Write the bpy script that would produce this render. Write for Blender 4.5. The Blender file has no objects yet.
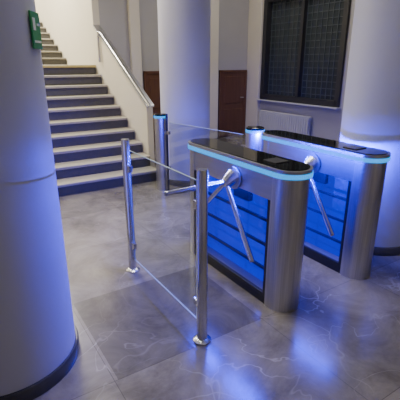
import bpy, math, bmesh
from mathutils import Vector, Matrix, Euler

TH = math.radians(32.67)
O = Vector((0.012, 2.026, 0))
N = Vector((math.cos(TH), math.sin(TH), 0))
Dv = Vector((-math.sin(TH), math.cos(TH), 0))
def W(a, b, z=0):
    return O + N*a + Dv*b + Vector((0, 0, z))
def AB(x, y):
    r = Vector((x, y, 0)) - O
    return r.dot(N), r.dot(Dv)

# ---------------- materials ----------------
def mat(name, col, rough=0.5, metal=0.0, noise=0.0, nscale=8.0, bump=0.0, stretch=None, emis=None, estr=0.0, col2=None, spec=0.5):
    m = bpy.data.materials.new(name); m.use_nodes = True
    nt = m.node_tree; p = nt.nodes['Principled BSDF']
    p.inputs['Base Color'].default_value = (*col, 1)
    p.inputs['Roughness'].default_value = rough
    p.inputs['Metallic'].default_value = metal
    p.inputs['Specular IOR Level'].default_value = spec
    if emis:
        p.inputs['Emission Color'].default_value = (*emis, 1)
        p.inputs['Emission Strength'].default_value = estr
    if noise > 0 or bump > 0:
        tc = nt.nodes.new('ShaderNodeTexCoord'); mp = nt.nodes.new('ShaderNodeMapping')
        if stretch: mp.inputs['Scale'].default_value = stretch
        nz = nt.nodes.new('ShaderNodeTexNoise'); nz.inputs['Scale'].default_value = nscale
        nz.inputs['Detail'].default_value = 6
        nt.links.new(tc.outputs['Object'], mp.inputs[0]); nt.links.new(mp.outputs[0], nz.inputs['Vector'])
        if noise > 0:
            mx = nt.nodes.new('ShaderNodeMix'); mx.data_type = 'RGBA'
            c2 = col2 if col2 else tuple(max(0, c*(1-noise)) for c in col)
            mx.inputs[6].default_value = (*col, 1); mx.inputs[7].default_value = (*c2, 1)
            nt.links.new(nz.outputs['Fac'], mx.inputs[0]); nt.links.new(mx.outputs[2], p.inputs['Base Color'])
        if bump > 0:
            bp = nt.nodes.new('ShaderNodeBump'); bp.inputs['Strength'].default_value = bump
            bp.inputs['Distance'].default_value = 0.01
            nt.links.new(nz.outputs['Fac'], bp.inputs['Height']); nt.links.new(bp.outputs[0], p.inputs['Normal'])
    return m

steel = mat('brushed_steel', (0.85, 0.84, 0.83), 0.34, 1.0, noise=0.6, nscale=6, stretch=(16, 16, 0.3))
steel_h = mat('brushed_steel_horizontal', (0.62, 0.62, 0.64), 0.32, 1.0, noise=0.3, nscale=6, stretch=(0.4, 0.4, 20))
chrome = mat('satin_steel', (0.66, 0.66, 0.68), 0.22, 1.0, noise=0.15, nscale=10)
black_glass = mat('black_glass_lid', (0.006, 0.006, 0.008), 0.04, 0.0, noise=0.3, nscale=3, spec=0.45)
dark = mat('dark_frame', (0.02, 0.02, 0.028), 0.35, 0.3, noise=0.3)
bar_m = mat('blue_shelf_bar', (0.01, 0.012, 0.14), 0.4, noise=0.2, spec=0.1)
led = mat('led_band', (0.0, 0.05, 0.1), 0.4, emis=(0.0, 0.36, 1.0), estr=1.4)
basep = mat('cabinet_base_plate', (0.2, 0.2, 0.3), 0.4, noise=0.2)
cream = mat('cream_wall_paint', (0.70, 0.65, 0.53), 0.7, noise=0.08, nscale=2, bump=0.05)
greyw = mat('grey_wall_paint', (0.42, 0.405, 0.39), 0.7, noise=0.12, nscale=2, bump=0.05)
bluewhite = mat('blue_tinted_white_column', (0.55, 0.55, 0.66), 0.55, noise=0.06, nscale=3, bump=0.06)  # white columns, blue LED spill partly tinted into the base colour
ceilm = mat('ceiling_paint', (0.6, 0.6, 0.58), 0.8, noise=0.05)
skirt = mat('dark_stone_skirting', (0.07, 0.07, 0.075), 0.25, noise=0.5, nscale=12)
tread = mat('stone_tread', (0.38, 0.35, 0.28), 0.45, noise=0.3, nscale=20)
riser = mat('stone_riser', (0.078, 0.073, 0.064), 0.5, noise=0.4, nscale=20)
yellow = mat('yellow_nosing', (0.5, 0.40, 0.13), 0.5, noise=0.2)
wood = mat('brown_wood', (0.15, 0.065, 0.035), 0.4, noise=0.5, nscale=3, stretch=(8, 8, 0.5))
radm = mat('radiator_enamel', (0.5, 0.5, 0.5), 0.4, noise=0.04)
winframe = mat('window_frame_paint', (0.03, 0.03, 0.033), 0.4, noise=0.2)
winglass = mat('night_window_glass', (0.035, 0.045, 0.05), 0.08, noise=0.3, nscale=1.5)
lattice = mat('window_lattice', (0.09, 0.11, 0.12), 0.5, noise=0.2)
green = mat('green_sign', (0.02, 0.30, 0.10), 0.4, noise=0.1)
whitep = mat('sign_white', (0.8, 0.85, 0.8), 0.5, noise=0.05)
lampm = mat('lamp_diffuser', (0.9, 0.9, 0.9), 0.5, emis=(1, 0.95, 0.85), estr=2.0)

def glass_mat(nm, refl, tint):
    m = bpy.data.materials.new(nm); m.use_nodes = True
    nt = m.node_tree; nt.nodes.clear()
    o = nt.nodes.new('ShaderNodeOutputMaterial'); mix = nt.nodes.new('ShaderNodeMixShader')
    t = nt.nodes.new('ShaderNodeBsdfTransparent'); t.inputs[0].default_value = tint
    g = nt.nodes.new('ShaderNodeBsdfGlossy'); g.inputs['Roughness'].default_value = 0.02
    mix.inputs[0].default_value = refl
    nt.links.new(t.outputs[0], mix.inputs[1])
    nt.links.new(g.outputs[0], mix.inputs[2]); nt.links.new(mix.outputs[0], o.inputs[0])
    return m
glass = glass_mat('clear_glass', 0.07, (0.87, 0.89, 0.91, 1))
glass_cab = glass_mat('cabinet_glass', 0.015, (0.97, 0.97, 0.99, 1))
glass_edge = mat('glass_edge', (0.40, 0.52, 0.54), 0.2, noise=0.1)
# translucent edge-lit acrylic sheet (part glow, part see-through)
def acrylic():
    m = bpy.data.materials.new('blue_edge_lit_acrylic'); m.use_nodes = True
    nt = m.node_tree; nt.nodes.clear()
    o = nt.nodes.new('ShaderNodeOutputMaterial'); mix = nt.nodes.new('ShaderNodeMixShader')
    t = nt.nodes.new('ShaderNodeBsdfTransparent'); t.inputs[0].default_value = (0.42, 0.5, 1.0, 1)
    g = nt.nodes.new('ShaderNodeEmission'); g.inputs[0].default_value = (0.0, 0.004, 1.0, 1); g.inputs[1].default_value = 0.95
    nz = nt.nodes.new('ShaderNodeTexNoise'); nz.inputs['Scale'].default_value = 2.0
    tc = nt.nodes.new('ShaderNodeTexCoord'); nt.links.new(tc.outputs['Object'], nz.inputs['Vector'])
    mr = nt.nodes.new('ShaderNodeMapRange'); mr.inputs['From Min'].default_value = 0.3; mr.inputs['From Max'].default_value = 0.7
    mr.inputs['To Min'].default_value = 0.42; mr.inputs['To Max'].default_value = 0.60
    nt.links.new(nz.outputs['Fac'], mr.inputs['Value']); nt.links.new(mr.outputs[0], mix.inputs[0])
    nt.links.new(t.outputs[0], mix.inputs[1])
    nt.links.new(g.outputs[0], mix.inputs[2]); nt.links.new(mix.outputs[0], o.inputs[0])
    return m
bluep = acrylic()

def floor_mat(name='marble_floor', f=1.0):
    m = bpy.data.materials.new(name); m.use_nodes = True
    nt = m.node_tree; L = nt.links; p = nt.nodes['Principled BSDF']
    tc = nt.nodes.new('ShaderNodeTexCoord')
    mp = nt.nodes.new('ShaderNodeMapping'); mp.inputs['Location'].default_value = (0.57, 0.03, 0)
    L.new(tc.outputs['Object'], mp.inputs[0])
    br = nt.nodes.new('ShaderNodeTexBrick'); br.offset = 0.0
    br.inputs['Scale'].default_value = 1.0
    br.inputs['Brick Width'].default_value = 1.02; br.inputs['Row Height'].default_value = 0.84
    br.inputs['Mortar Size'].default_value = 0.0022; br.inputs['Mortar Smooth'].default_value = 0.1
    br.inputs['Color1'].default_value = (0.8, 0.8, 0.8, 1); br.inputs['Color2'].default_value = (1.1, 1.1, 1.1, 1)
    br.inputs['Mortar'].default_value = (0.5, 0.5, 0.5, 1)
    L.new(mp.outputs[0], br.inputs['Vector'])
    n1 = nt.nodes.new('ShaderNodeTexNoise'); n1.inputs['Scale'].default_value = 2.6; n1.inputs['Detail'].default_value = 12
    n1.inputs['Roughness'].default_value = 0.7; n1.inputs['Distortion'].default_value = 0.6
    L.new(tc.outputs['Object'], n1.inputs['Vector'])
    cr = nt.nodes.new('ShaderNodeValToRGB')
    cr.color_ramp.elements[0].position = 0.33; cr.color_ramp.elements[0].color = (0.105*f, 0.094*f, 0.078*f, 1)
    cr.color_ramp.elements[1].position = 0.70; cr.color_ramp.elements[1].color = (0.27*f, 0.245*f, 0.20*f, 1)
    L.new(n1.outputs['Fac'], cr.inputs[0])
    def veins(scale, seed, width):
        mv = nt.nodes.new('ShaderNodeMapping'); mv.inputs['Location'].default_value = (seed, seed*0.7, 0)
        L.new(tc.outputs['Object'], mv.inputs[0])
        nn = nt.nodes.new('ShaderNodeTexNoise'); nn.inputs['Scale'].default_value = scale
        nn.inputs['Detail'].default_value = 4; nn.inputs['Roughness'].default_value = 0.45; nn.inputs['Distortion'].default_value = 0.5
        L.new(mv.outputs[0], nn.inputs['Vector'])
        s = nt.nodes.new('ShaderNodeMath'); s.operation = 'SUBTRACT'; s.inputs[1].default_value = 0.5; L.new(nn.outputs['Fac'], s.inputs[0])
        ab = nt.nodes.new('ShaderNodeMath'); ab.operation = 'ABSOLUTE'; L.new(s.outputs[0], ab.inputs[0])
        mr = nt.nodes.new('ShaderNodeMapRange'); mr.inputs['From Min'].default_value = 0; mr.inputs['From Max'].default_value = width
        mr.inputs['To Min'].default_value = 1; mr.inputs['To Max'].default_value = 0
        L.new(ab.outputs[0], mr.inputs['Value'])
        return mr.outputs[0]
    v1 = veins(0.9, 3.1, 0.0035); v2 = veins(1.6, 7.7, 0.004)
    nb = nt.nodes.new('ShaderNodeTexNoise'); nb.inputs['Scale'].default_value = 1.7; L.new(tc.outputs['Object'], nb.inputs['Vector'])
    mb = nt.nodes.new('ShaderNodeMapRange'); mb.inputs['From Min'].default_value = 0.42; mb.inputs['From Max'].default_value = 0.66
    mb.inputs['To Max'].default_value = 0.42
    L.new(nb.outputs['Fac'], mb.inputs['Value'])
    mxx = nt.nodes.new('ShaderNodeMath'); mxx.operation = 'MAXIMUM'; L.new(v1, mxx.inputs[0]); L.new(v2, mxx.inputs[1])
    mm = nt.nodes.new('ShaderNodeMath'); mm.operation = 'MULTIPLY'; L.new(mxx.outputs[0], mm.inputs[0]); L.new(mb.outputs[0], mm.inputs[1])
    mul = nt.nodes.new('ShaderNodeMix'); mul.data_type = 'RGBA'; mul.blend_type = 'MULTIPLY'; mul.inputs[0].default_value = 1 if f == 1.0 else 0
    L.new(cr.outputs[0], mul.inputs[6]); L.new(br.outputs['Color'], mul.inputs[7])
    mx = nt.nodes.new('ShaderNodeMix'); mx.data_type = 'RGBA'
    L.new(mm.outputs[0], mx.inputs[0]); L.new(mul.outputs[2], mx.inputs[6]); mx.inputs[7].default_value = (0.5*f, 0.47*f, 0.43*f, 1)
    L.new(mx.outputs[2], p.inputs['Base Color'])
    rr = nt.nodes.new('ShaderNodeMapRange'); rr.inputs['To Min'].default_value = 0.12; rr.inputs['To Max'].default_value = 0.28
    L.new(n1.outputs['Fac'], rr.inputs['Value']); L.new(rr.outputs[0], p.inputs['Roughness'])
    return m
floorm = floor_mat()
patchm = floor_mat('darker_floor_marble', 0.5)

# ---------------- helpers ----------------
def empty(name, a=0, b=0, z=0):
    e = bpy.data.objects.new(name, None); bpy.context.collection.objects.link(e)
    e.location = W(a, b, z); e.rotation_euler = (0, 0, TH); return e
def link(name, bm, m, parent=None, smooth=False, bevel=0, abz=None):
    me = bpy.data.meshes.new(name); bmesh.ops.recalc_face_normals(bm, faces=bm.faces)
    bm.to_mesh(me); bm.free(); me.materials.append(m)
    o = bpy.data.objects.new(name, me); bpy.context.collection.objects.link(o)
    if smooth:
        for p in me.polygons: p.use_smooth = True
        try:
            me.set_sharp_from_angle(angle=math.radians(40))
        except Exception: pass
    if bevel > 0:
        bv = o.modifiers.new('bevel', 'BEVEL'); bv.width = bevel; bv.segments = 2; bv.limit_method = 'ANGLE'
    if parent: o.parent = parent
    else:
        o.location = W(*(abz or (0, 0, 0))); o.rotation_euler = (0, 0, TH)
    return o
def addbox(bm, lo, hi):
    vs = [bm.verts.new((x, y, z)) for x in (lo[0], hi[0]) for y in (lo[1], hi[1]) for z in (lo[2], hi[2])]
    for f in ((0,1,3,2),(4,6,7,5),(0,4,5,1),(2,3,7,6),(0,2,6,4),(1,5,7,3)):
        bm.faces.new([vs[i] for i in f])
def box(name, lo, hi, m, parent=None, bevel=0):
    bm = bmesh.new()
    if parent is None:
        c = [(lo[i]+hi[i])/2 for i in range(3)]
        addbox(bm, [lo[i]-c[i] for i in range(3)], [hi[i]-c[i] for i in range(3)])
        return link(name, bm, m, None, bevel=bevel, abz=c)
    addbox(bm, lo, hi); return link(name, bm, m, parent, bevel=bevel)
def boxes(name, lst, m, parent=None, bevel=0):
    bm = bmesh.new()
    for lo, hi in lst: addbox(bm, lo, hi)
    return link(name, bm, m, parent, bevel=bevel)
def addprism(bm, pts, z0, z1):
    b0 = [bm.verts.new((x, y, z0)) for x, y in pts]; b1 = [bm.verts.new((x, y, z1)) for x, y in pts]
    n = len(pts)
    for i in range(n): bm.faces.new((b0[i], b0[(i+1) % n], b1[(i+1) % n], b1[i]))
    bm.faces.new(b0[::-1]); bm.faces.new(b1)
def prism(name, pts, z0, z1, m, parent=None, bevel=0, smooth=True):
    bm = bmesh.new(); addprism(bm, pts, z0, z1); return link(name, bm, m, parent, smooth=smooth, bevel=bevel)
def tube(name, pts, r, m, parent=None, seg=20, r_end=None):
    bm = bmesh.new(); pts = [Vector(p) for p in pts]; rings = []
    for i, p in enumerate(pts):
        if i == 0: t = pts[1]-p
        elif i == len(pts)-1: t = p-pts[i-1]
        else: t = (pts[i+1]-p).normalized() + (p-pts[i-1]).normalized()
        t.normalize(); up = Vector((0, 0, 1)) if abs(t.z) < 0.95 else Vector((1, 0, 0))
        u = t.cross(up).normalized(); v = t.cross(u)
        rr = r if r_end is None else r + (r_end-r)*i/(len(pts)-1)
        rings.append([bm.verts.new(p + (u*math.cos(q)+v*math.sin(q))*rr) for q in [2*math.pi*k/seg for k in range(seg)]])
    for a, b in zip(rings, rings[1:]):
        for k in range(seg): bm.faces.new((a[k], a[(k+1) % seg], b[(k+1) % seg], b[k]))
    bm.faces.new(rings[0]); bm.faces.new(rings[-1][::-1])
    return link(name, bm, m, parent, smooth=True)
def lathe(name, prof, m, parent=None, seg=64, abz=None, cx=0, cy=0):
    bm = bmesh.new(); rings = []
    for r, z in prof:
        rings.append([bm.verts.new((cx+r*math.cos(2*math.pi*k/seg), cy+r*math.sin(2*math.pi*k/seg), z)) for k in range(seg)])
    for a, b in zip(rings, rings[1:]):
        for k in range(seg): bm.faces.new((a[k], a[(k+1) % seg], b[(k+1) % seg], b[k]))
    bm.faces.new(rings[0]); bm.faces.new(rings[-1])
    return link(name, bm, m, parent, smooth=True, abz=abz)

CEIL = 4.6
# ---------------- room ----------------
fe = empty('floor', 0, 0, 0)
bm = bmesh.new(); addbox(bm, (-3.2, -4, -0.1), (5.1, 12.2, 0)); link('marble_paving', bm, floorm, fe)
box('dark_floor_patch', (-0.55, -0.03, -0.01), (0.45, 0.81, 0.0008), patchm, fe)  # thin rectangle of the floor marble in a darker tone, without joints
bm = bmesh.new(); addbox(bm, (-3.2, -4, CEIL), (5.1, 12.2, CEIL+0.1)); link('ceiling', bm, ceilm)
box('wall_left', (-3.2, -4, 0), (-3.0, 12.2, CEIL), cream)
box('wall_front', (-3.0, -4.0, 0), (4.9, -3.8, CEIL), cream)
box('wall_stairwell_left', (-1.62, 3.2, 0), (-1.5, 12.0, CEIL), cream)
box('wall_stairwell_right', (1.40, 5.62, 0), (1.52, 12.0, CEIL), cream)
box('wall_far', (-3.0, 12.0, 0), (4.9, 12.2, CEIL), cream)
box('wall_back', (1.52, 5.62, 0), (4.9, 5.78, CEIL), greyw)
wb0, wb1, wz0, wz1 = 3.12, 5.12, 0.9, 3.5
boxes('wall_right', [((4.9, -4, 0), (5.1, wb0, CEIL)), ((4.9, wb1, 0), (5.1, 5.78, CEIL)),
                     ((4.9, wb0, 0), (5.1, wb1, wz0)), ((4.9, wb0, wz1), (5.1, wb1, CEIL))], greyw)
box('trim_1', (3.78, 5.54, 0), (4.0, 5.62, CEIL), cream, bevel=0.01)
box('trim_2', (2.05, 5.54, 0), (2.25, 5.62, CEIL), cream, bevel=0.01)
box('trim_3', (4.82, 5.2, 0), (4.9, 5.62, CEIL), cream, bevel=0.01)
box('baseboard_right', (4.87, -3.8, 0), (4.9, 5.2, 0.12), skirt)
box('baseboard_back', (1.52, 5.59, 0), (2.05, 5.62, 0.12), skirt)

# window
w = empty('window_1', 4.9, (wb0+wb1)/2, 0)
hw = (wb1-wb0)/2
boxes('frame', [((-0.05, -hw-0.05, wz0-0.06), (0.08, -hw+0.05, wz1+0.07)), ((-0.05, hw-0.05, wz0-0.06), (0.08, hw+0.05, wz1+0.07)),
                ((-0.05, -hw, wz0-0.06), (0.08, hw, wz0+0.05)), ((-0.05, -hw, wz1-0.05), (0.08, hw, wz1+0.07)),
                ((-0.02, -0.035, wz0), (0.08, 0.035, wz1)), ((-0.02, -hw, 2.75), (0.08, hw, 2.82))], winframe, w, bevel=0.005)
box('glazing', (0.09, -hw, wz0), (0.11, hw, wz1), winglass, w)
ls = []
k = -hw+0.12
while k < hw-0.05:
    ls.append(((0.075, k-0.006, wz0), (0.088, k+0.006, wz1))); k += 0.12
z = wz0+0.12
while z < wz1:
    ls.append(((0.076, -hw, z-0.005), (0.089, hw, z+0.005))); z += 0.12
boxes('lattice', ls, lattice, w)
box('sill', (-0.12, -hw-0.08, wz0-0.085), (0.0, hw+0.08, wz0-0.06), radm, w, bevel=0.005)

# radiator
r = empty('radiator', 4.8, 4.35, 0)
rl = []
k = -0.7
while k < 0.68:
    rl.append(((-0.04, k, 0.22), (0.04, k+0.05, 0.62))); k += 0.062
boxes('fins', rl, radm, r, bevel=0.01)
boxes('rails', [((-0.03, -0.72, 0.24), (0.03, 0.7, 0.28)), ((-0.03, -0.72, 0.57), (0.03, 0.7, 0.61))], radm, r)
boxes('feet', [((-0.03, -0.6, 0), (0.03, -0.57, 0.24)), ((-0.03, 0.55, 0), (0.03, 0.58, 0.24)), ((0.03, -0.1, 0.4), (0.069, -0.07, 0.43))], radm, r)

def door(name, a0, a1, ztop):
    c = empty(name, (a0+a1)/2, 5.62, 0); h = (a1-a0)/2
    boxes('frame', [((-h, -0.05, 0), (-h+0.06, -0.001, ztop)), ((h-0.06, -0.05, 0), (h, -0.001, ztop)), ((-h, -0.05, ztop-0.05), (h, -0.001, ztop))], wood, c, bevel=0.004)
    box('leaf', (-h+0.06, -0.035, 0.01), (h-0.06, -0.005, ztop-0.05), wood, c)
    boxes('leaf_panels', [((-h+0.12, -0.045, 0.1), (h-0.12, -0.035, 0.62)), ((-h+0.12, -0.045, 0.74), (h-0.12, -0.035, ztop-0.13))], wood, c, bevel=0.006)
    tube('handle', [(h-0.1, -0.04, 0.86), (h-0.1, -0.08, 0.86), (h-0.2, -0.08, 0.86)], 0.009, chrome, c, seg=10)
door('door_1', 4.06, 4.8, 1.44)
door('door_2', 2.3, 3.1, 1.44)

# ---------------- columns ----------------
def column(x, y, r=0.37):
    a, b = AB(x, y)
    e = empty('column', a, b, 0)
    lathe('shaft', [(r, 0.06), (r, CEIL)], bluewhite, e, seg=96)
    lathe('skirting_ring', [(r+.018, 0.0), (r+.018, 0.065), (r+.012, 0.075), (r, 0.075)], skirt, e, seg=96)
    return e
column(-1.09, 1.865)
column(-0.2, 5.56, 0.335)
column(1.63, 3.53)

# ---------------- staircase ----------------
st = empty('staircase', 0, 0, 0)
A0, A1 = -1.49, 1.385
b0 = 3.28; run = 0.262; rise = 0.155; n1 = 10
tr, ri = [], []
for i in range(n1):
    bb = b0+i*run; zt = (i+1)*rise
    ri.append(((A0, bb, 0), (A1, bb+run, zt-0.035)))
    if i < n1-1: tr.append(((A0, bb-0.025, zt-0.035), (A1, bb+run, zt)))
zl = n1*rise; bl = b0+(n1-1)*run
tr.append(((A0, bl+0.05, zl-0.035), (A1, 7.5, zl)))
ri.append(((A0, bl+run, 0), (A1, 7.5, zl-0.035)))
box('landing_nosing', (A0, bl-0.025, zl-0.035), (A1, bl+0.05, zl+0.002), yellow, st)
n2 = 12; run2 = 0.3; rise2 = 0.14
for i in range(n2):
    bb = 7.5+i*run2; zt = zl+(i+1)*rise2
    ri.append(((A0, bb, zl-0.03), (A1, bb+run2, zt-0.03)))
    tr.append(((A0, bb-0.02, zt-0.03), (A1, bb+run2, zt)))
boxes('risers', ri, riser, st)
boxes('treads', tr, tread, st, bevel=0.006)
def zs(b): return (b-b0)/run*rise
def slab(name, prof, x0, x1, m):
    bm = bmesh.new()
    v0 = [bm.verts.new((x0, y, z)) for y, z in prof]; v1 = [bm.verts.new((x1, y, z)) for y, z in prof]
    for i in range(4): bm.faces.new((v0[i], v0[(i+1) % 4], v1[(i+1) % 4], v1[i]))
    bm.faces.new(v0[::-1]); bm.faces.new(v1)
    link(name, bm, m, st, bevel=0.006)
pb0, pb1 = 3.62, 5.62
slab('parapet', [(pb0, 0), (pb1, 0), (pb1, zs(pb1)+0.80), (pb0, zs(pb0)+0.80)], 1.40, 1.50, cream)
slab('parapet_coping', [(pb0-0.02, zs(pb0)+0.79), (pb1-0.002, zs(pb1)+0.80), (pb1-0.002, zs(pb1)+0.83), (pb0-0.02, zs(pb0)+0.82)], 1.385, 1.515, steel_h)
ha = 1.37
def hz(b): return zs(b)+0.92
tube('handrail', [(ha, 3.45, hz(3.45)), (ha, 5.2, hz(5.2)), (ha, 5.3, hz(5.24)), (ha, 5.34, hz(5.2)-0.06), (ha, 5.34, 1.6)], 0.022, chrome, st)
for i, bb in enumerate((3.8, 4.5, 5.1)):
    tube('rail_bracket_%d' % (i+1), [(ha, bb, hz(bb)), (ha+0.02, bb, hz(bb)-0.06), (1.43, bb, hz(bb)-0.1)], 0.008, chrome, st, seg=10)

# ---------------- turnstile ----------------
def stad(w, L, inset=0.0, seg=24):
    r = w/2-inset; y0 = w/2; y1 = L-w/2; pts = []
    for k in range(seg+1):
        q = math.pi+math.pi*k/seg; pts.append((r*math.cos(q), y0+r*math.sin(q)))
    for k in range(seg+1):
        q = math.pi*k/seg; pts.append((r*math.cos(q), y1+r*math.sin(q)))
    return pts
def dcap(w, L, front, length=0.17, seg=24):
    r = w/2
    if front:
        pts = [(r*math.cos(math.pi+math.pi*k/seg), r+r*math.sin(math.pi+math.pi*k/seg)) for k in range(seg+1)]
        return pts+[(r, length), (-r, length)]
    pts = [(r*math.cos(math.pi*k/seg), L-r+r*math.sin(math.pi*k/seg)) for k in range(seg+1)]
    return pts+[(-r, L-length), (r, L-length)]
def blue_lamp(e, nm, loc, rot, pw, sx, sy):
    l = bpy.data.lights.new(nm, 'AREA'); l.shape = 'RECTANGLE'; l.size = sx; l.size_y = sy
    l.energy = pw; l.color = (0.0, 0.010, 1.0)
    lo = bpy.data.objects.new(nm, l); bpy.context.collection.objects.link(lo); lo.parent = e
    lo.location = loc; lo.rotation_euler = rot
def turnstile(a, b, pnear, pfar):
    Wd, Ln = 0.245, 1.23
    e = empty('turnstile', a, b, 0)
    prism('end_cap_front', dcap(Wd, Ln, True, 0.16), 0, 0.933, steel, e)
    prism('end_cap_back', dcap(Wd, Ln, False, 0.15), 0, 0.933, steel, e)
    h = Wd/2
    box('plinth', (-h+0.01, 0.16, 0), (h-0.01, Ln-0.14, 0.06), dark, e)
    box('housing', (-h+0.003, 0.16, 0.77), (h-0.003, Ln-0.15, 0.933), steel_h, e)
    prism('led_band', stad(Wd, Ln, -0.016), 0.933, 0.963, led, e)
    prism('lid_rim', stad(Wd, Ln, -0.012), 0.963, 0.985, steel_h, e)
    prism('lid_glass', stad(Wd, Ln, 0.006), 0.985, 0.991, black_glass, e)
    box('acrylic_sheet', (-0.004, 0.17, 0.07), (0.004, Ln-0.16, 0.77), bluep, e)
    box('base_plate', (-h+0.03, 0.17, 0.06), (h-0.03, Ln-0.16, 0.066), basep, e)
    box('drive_unit', (-0.05, 0.46, 0.66), (-0.01, 0.64, 0.768), bar_m, e, bevel=0.004)
    tube('cable_conduit', [(0.03, 0.55, 0.765), (0.03, 0.55, 0.068)], 0.010, bar_m, e, seg=12)
    blue_lamp(e, 'interior_lamp', (0.03, Ln/2, 0.765), (0, 0, 0), 1.2, 0.03, 0.8)
    blue_lamp(e, 'interior_lamp_2', (-0.07, Ln/2, 0.765), (0, 0, 0), 1.2, 0.03, 0.8)
    for s, nm in ((-1, 'near'), (1, 'far')):
        def X(p, q): return sorted((s*(h-p), s*(h-q)))
        x0, x1 = X(0.03, 0.004)
        boxes('frame_'+nm, [((x0, 0.16, 0.06), (x1, 0.19, 0.77)), ((x0, Ln-0.185, 0.06), (x1, Ln-0.15, 0.77)),
                            ((x0, 0.19, 0.06), (x1, Ln-0.185, 0.085))], dark, e, bevel=0.003)
        x0, x1 = X(0.06, 0.04)
        boxes('inner_rails_'+nm, [((x0, 0.17, zz-0.010), (x1, Ln-0.16, zz+0.010)) for zz in (0.24, 0.42, 0.60)], bar_m, e, bevel=0.003)
        y0, y1 = X(0.018, 0.012)
        box('glass_pane_'+nm, (y0, 0.19, 0.085), (y1, Ln-0.185, 0.77), glass_cab, e)
        blue_lamp(e, 'band_lamp_'+nm, (s*(h+0.001), Ln/2, 0.9305), (0, -s*math.radians(90), 0), pnear if s < 0 else pfar, 0.0035, 0.95)
    blue_lamp(e, 'band_lamp_back', (0, Ln+0.001, 0.9305), (math.radians(90), 0, 0), 28, 0.12, 0.0035)
    yb = 0.54; zc = 0.83
    tube('hub_flange', [(-h, yb, zc), (-h-0.012, yb, zc)], 0.08, steel_h, e, seg=40)
    tube('hub_housing', [(-h-0.005, yb, zc+0.01), (-h-0.05, yb, zc-0.015), (-h-0.085, yb, zc-0.04)], 0.06, chrome, e, seg=40, r_end=0.035)
    hb = Vector((-h-0.07, yb, zc-0.02))
    def arm(nm, tip):
        tip = Vector(tip); d = (tip-hb).normalized()
        tube(nm, [hb, tip-d*0.012], 0.017, chrome, e)
        tube(nm+'_end', [tip-d*0.014, tip-d*0.003, tip], 0.018, chrome, e, r_end=0.012)
    arm('arm_1', (-h-0.56, yb-0.01, zc-0.02))
    arm('arm_2', (-h-0.09, yb+0.33, zc-0.34))
    arm('arm_3', (-h-0.09, yb-0.34, zc-0.49))
    box('card_reader', (-0.06, 0.2, 0.991), (0.06, 0.32, 0.997), dark, e, bevel=0.002)
    return e
turnstile(0.69, -0.08, 70, 34)
turnstile(1.485, -0.08, 34, 60)

# ---------------- glass barrier ----------------
gb = empty('glass_barrier', 0, 0, 0)
for i, bb in enumerate((0.0, 1.033)):
    lathe('post_%d' % (i+1), [(0.055, 0), (0.055, 0.010), (0.042, 0.018), (0.031, 0.022), (0.031, 1.065), (0.028, 1.072)], chrome, gb, seg=40, cx=0, cy=bb)
    s = 1 if i == 0 else -1
    for j, zz in enumerate((0.24, 0.86)):
        box('clamp_%d_%d' % (i+1, j+1), (-0.014, min(bb+s*0.03, bb+s*0.075), zz-0.025), (0.014, max(bb+s*0.03, bb+s*0.075), zz+0.025), chrome, gb, bevel=0.004)
box('pane', (-0.004, 0.055, 0.12), (0.004, 0.978, 1.0), glass, gb)
boxes('pane_edges', [((-0.0042, 0.055, 0.997), (0.0042, 0.978, 1.001)), ((-0.0042, 0.055, 0.119), (0.0042, 0.978, 0.123)),
                     ((-0.0042, 0.053, 0.119), (0.0042, 0.057, 1.001)), ((-0.0042, 0.976, 0.119), (0.0042, 0.980, 1.001))], glass_edge, gb)

# ---------------- gate pillars ----------------
def pillar(x, y, r0):
    a, b = AB(x, y); e = empty('gate_pillar', a, b, 0)
    lathe('tube', [(r0, 0), (r0, 0.94)], steel, e)
    lathe('led_ring', [(r0+0.004, 0.94), (r0+0.004, 0.968)], led, e)
    lathe('cap', [(r0, 0.968), (r0, 0.985), (r0-0.01, 0.992)], black_glass, e)
    return a, b
PX, PY, QX, QY = -0.50, 5.10, 0.55, 4.0
pillar(PX, PY, 0.078)
pillar(QX, QY, 0.09)
gp = bpy.data.objects.new('glass_gate', None); bpy.context.collection.objects.link(gp)
gp.location = (PX, PY, 0); gp.rotation_euler = (0, 0, math.atan2(QY-PY, QX-PX))
Lg = math.hypot(QX-PX, QY-PY)
box('pane', (0.17, -0.004, 0.15), (Lg-0.15, 0.004, 0.90), glass, gp)
boxes('pane_edge', [((0.17, -0.0042, 0.897), (Lg-0.15, 0.0042, 0.901))], glass_edge, gp)
boxes('mounts', [((0.08, -0.012, 0.3), (0.18, 0.012, 0.34)), ((0.08, -0.012, 0.75), (0.18, 0.012, 0.79)),
                 ((Lg-0.17, -0.012, 0.3), (Lg-0.092, 0.012, 0.34)), ((Lg-0.17, -0.012, 0.75), (Lg-0.092, 0.012, 0.79))], chrome, gp)
tube('hinge_post', [(0.125, 0, 0), (0.125, 0, 1.0)], 0.014, dark, gp)

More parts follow.
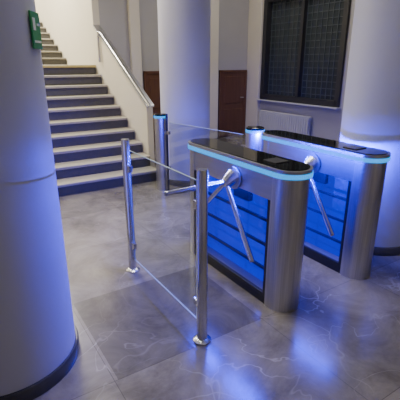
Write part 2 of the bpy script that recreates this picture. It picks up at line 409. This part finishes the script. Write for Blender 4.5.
# ---------------- exit sign on left column ----------------
sg = bpy.data.objects.new('exit_sign', None); bpy.context.collection.objects.link(sg)
cx, cy = -1.09, 1.865
ang = math.radians(3)
sg.location = (cx+0.372*math.cos(ang), cy+0.372*math.sin(ang), 1.73); sg.rotation_euler = (0, 0, ang)
box('plate', (0, -0.055, -0.075), (0.008, 0.055, 0.075), green, sg, bevel=0.002)
boxes('pictogram', [((0.008, -0.04, 0.0), (0.0095, -0.01, 0.05)), ((0.008, 0.01, 0.02), (0.0095, 0.04, 0.03)), ((0.008, -0.04, -0.05), (0.0095, 0.04, -0.04))], whitep, sg)

# ---------------- lights ----------------
def area(name, a, b, z, sx, sy, power, col, spread=180):
    l = bpy.data.lights.new(name, 'AREA'); l.shape = 'RECTANGLE'; l.size = sx; l.size_y = sy
    l.energy = power; l.color = col; l.spread = math.radians(spread)
    o = bpy.data.objects.new(name, l); bpy.context.collection.objects.link(o)
    o.location = W(a, b, z); o.rotation_euler = (0, 0, TH); return o
def fixture(a, b, sx, sy):
    f = empty('ceiling_lamp', a, b, CEIL)
    box('housing', (-sx/2-0.03, -sy/2-0.03, -0.06), (sx/2+0.03, sy/2+0.03, 0), radm, f)
    box('diffuser', (-sx/2, -sy/2, -0.07), (sx/2, sy/2, -0.06), lampm, f)
for (a, b, sx, sy, pw, c, sp) in ((0.3, 0.9, 1.2, 1.2, 27, (1, 0.94, 0.84), 80), (-0.1, 3.4, 1.2, 1.2, 80, (1, 0.93, 0.80), 120),
                              (0, 7.2, 1.2, 1.2, 290, (1, 0.94, 0.80), 180), (0, 10.0, 1.0, 1.0, 170, (1, 0.94, 0.80), 180),
                              (3.4, 3.6, 1.2, 1.2, 48, (1, 0.94, 0.88), 140), (0.6, -2.2, 1.2, 1.2, 12, (0.95, 0.95, 1.0), 180)):  # last entry: unseen lamp added to brighten the steel end caps
    fixture(a, b, sx, sy); area('ceiling_light', a, b, CEIL-0.09, sx, sy, pw, c, sp)

wd = bpy.data.worlds.new('World'); bpy.context.scene.world = wd; wd.use_nodes = True
wd.node_tree.nodes['Background'].inputs[0].default_value = (0.3, 0.35, 0.5, 1)
wd.node_tree.nodes['Background'].inputs[1].default_value = 0.1

cam = bpy.data.cameras.new('camera'); cam.lens = 36; cam.sensor_width = 36
co = bpy.data.objects.new('camera', cam); bpy.context.collection.objects.link(co)
co.location = (0, 0, 1.6); co.rotation_euler = (math.radians(71), 0, 0)
bpy.context.scene.camera = co
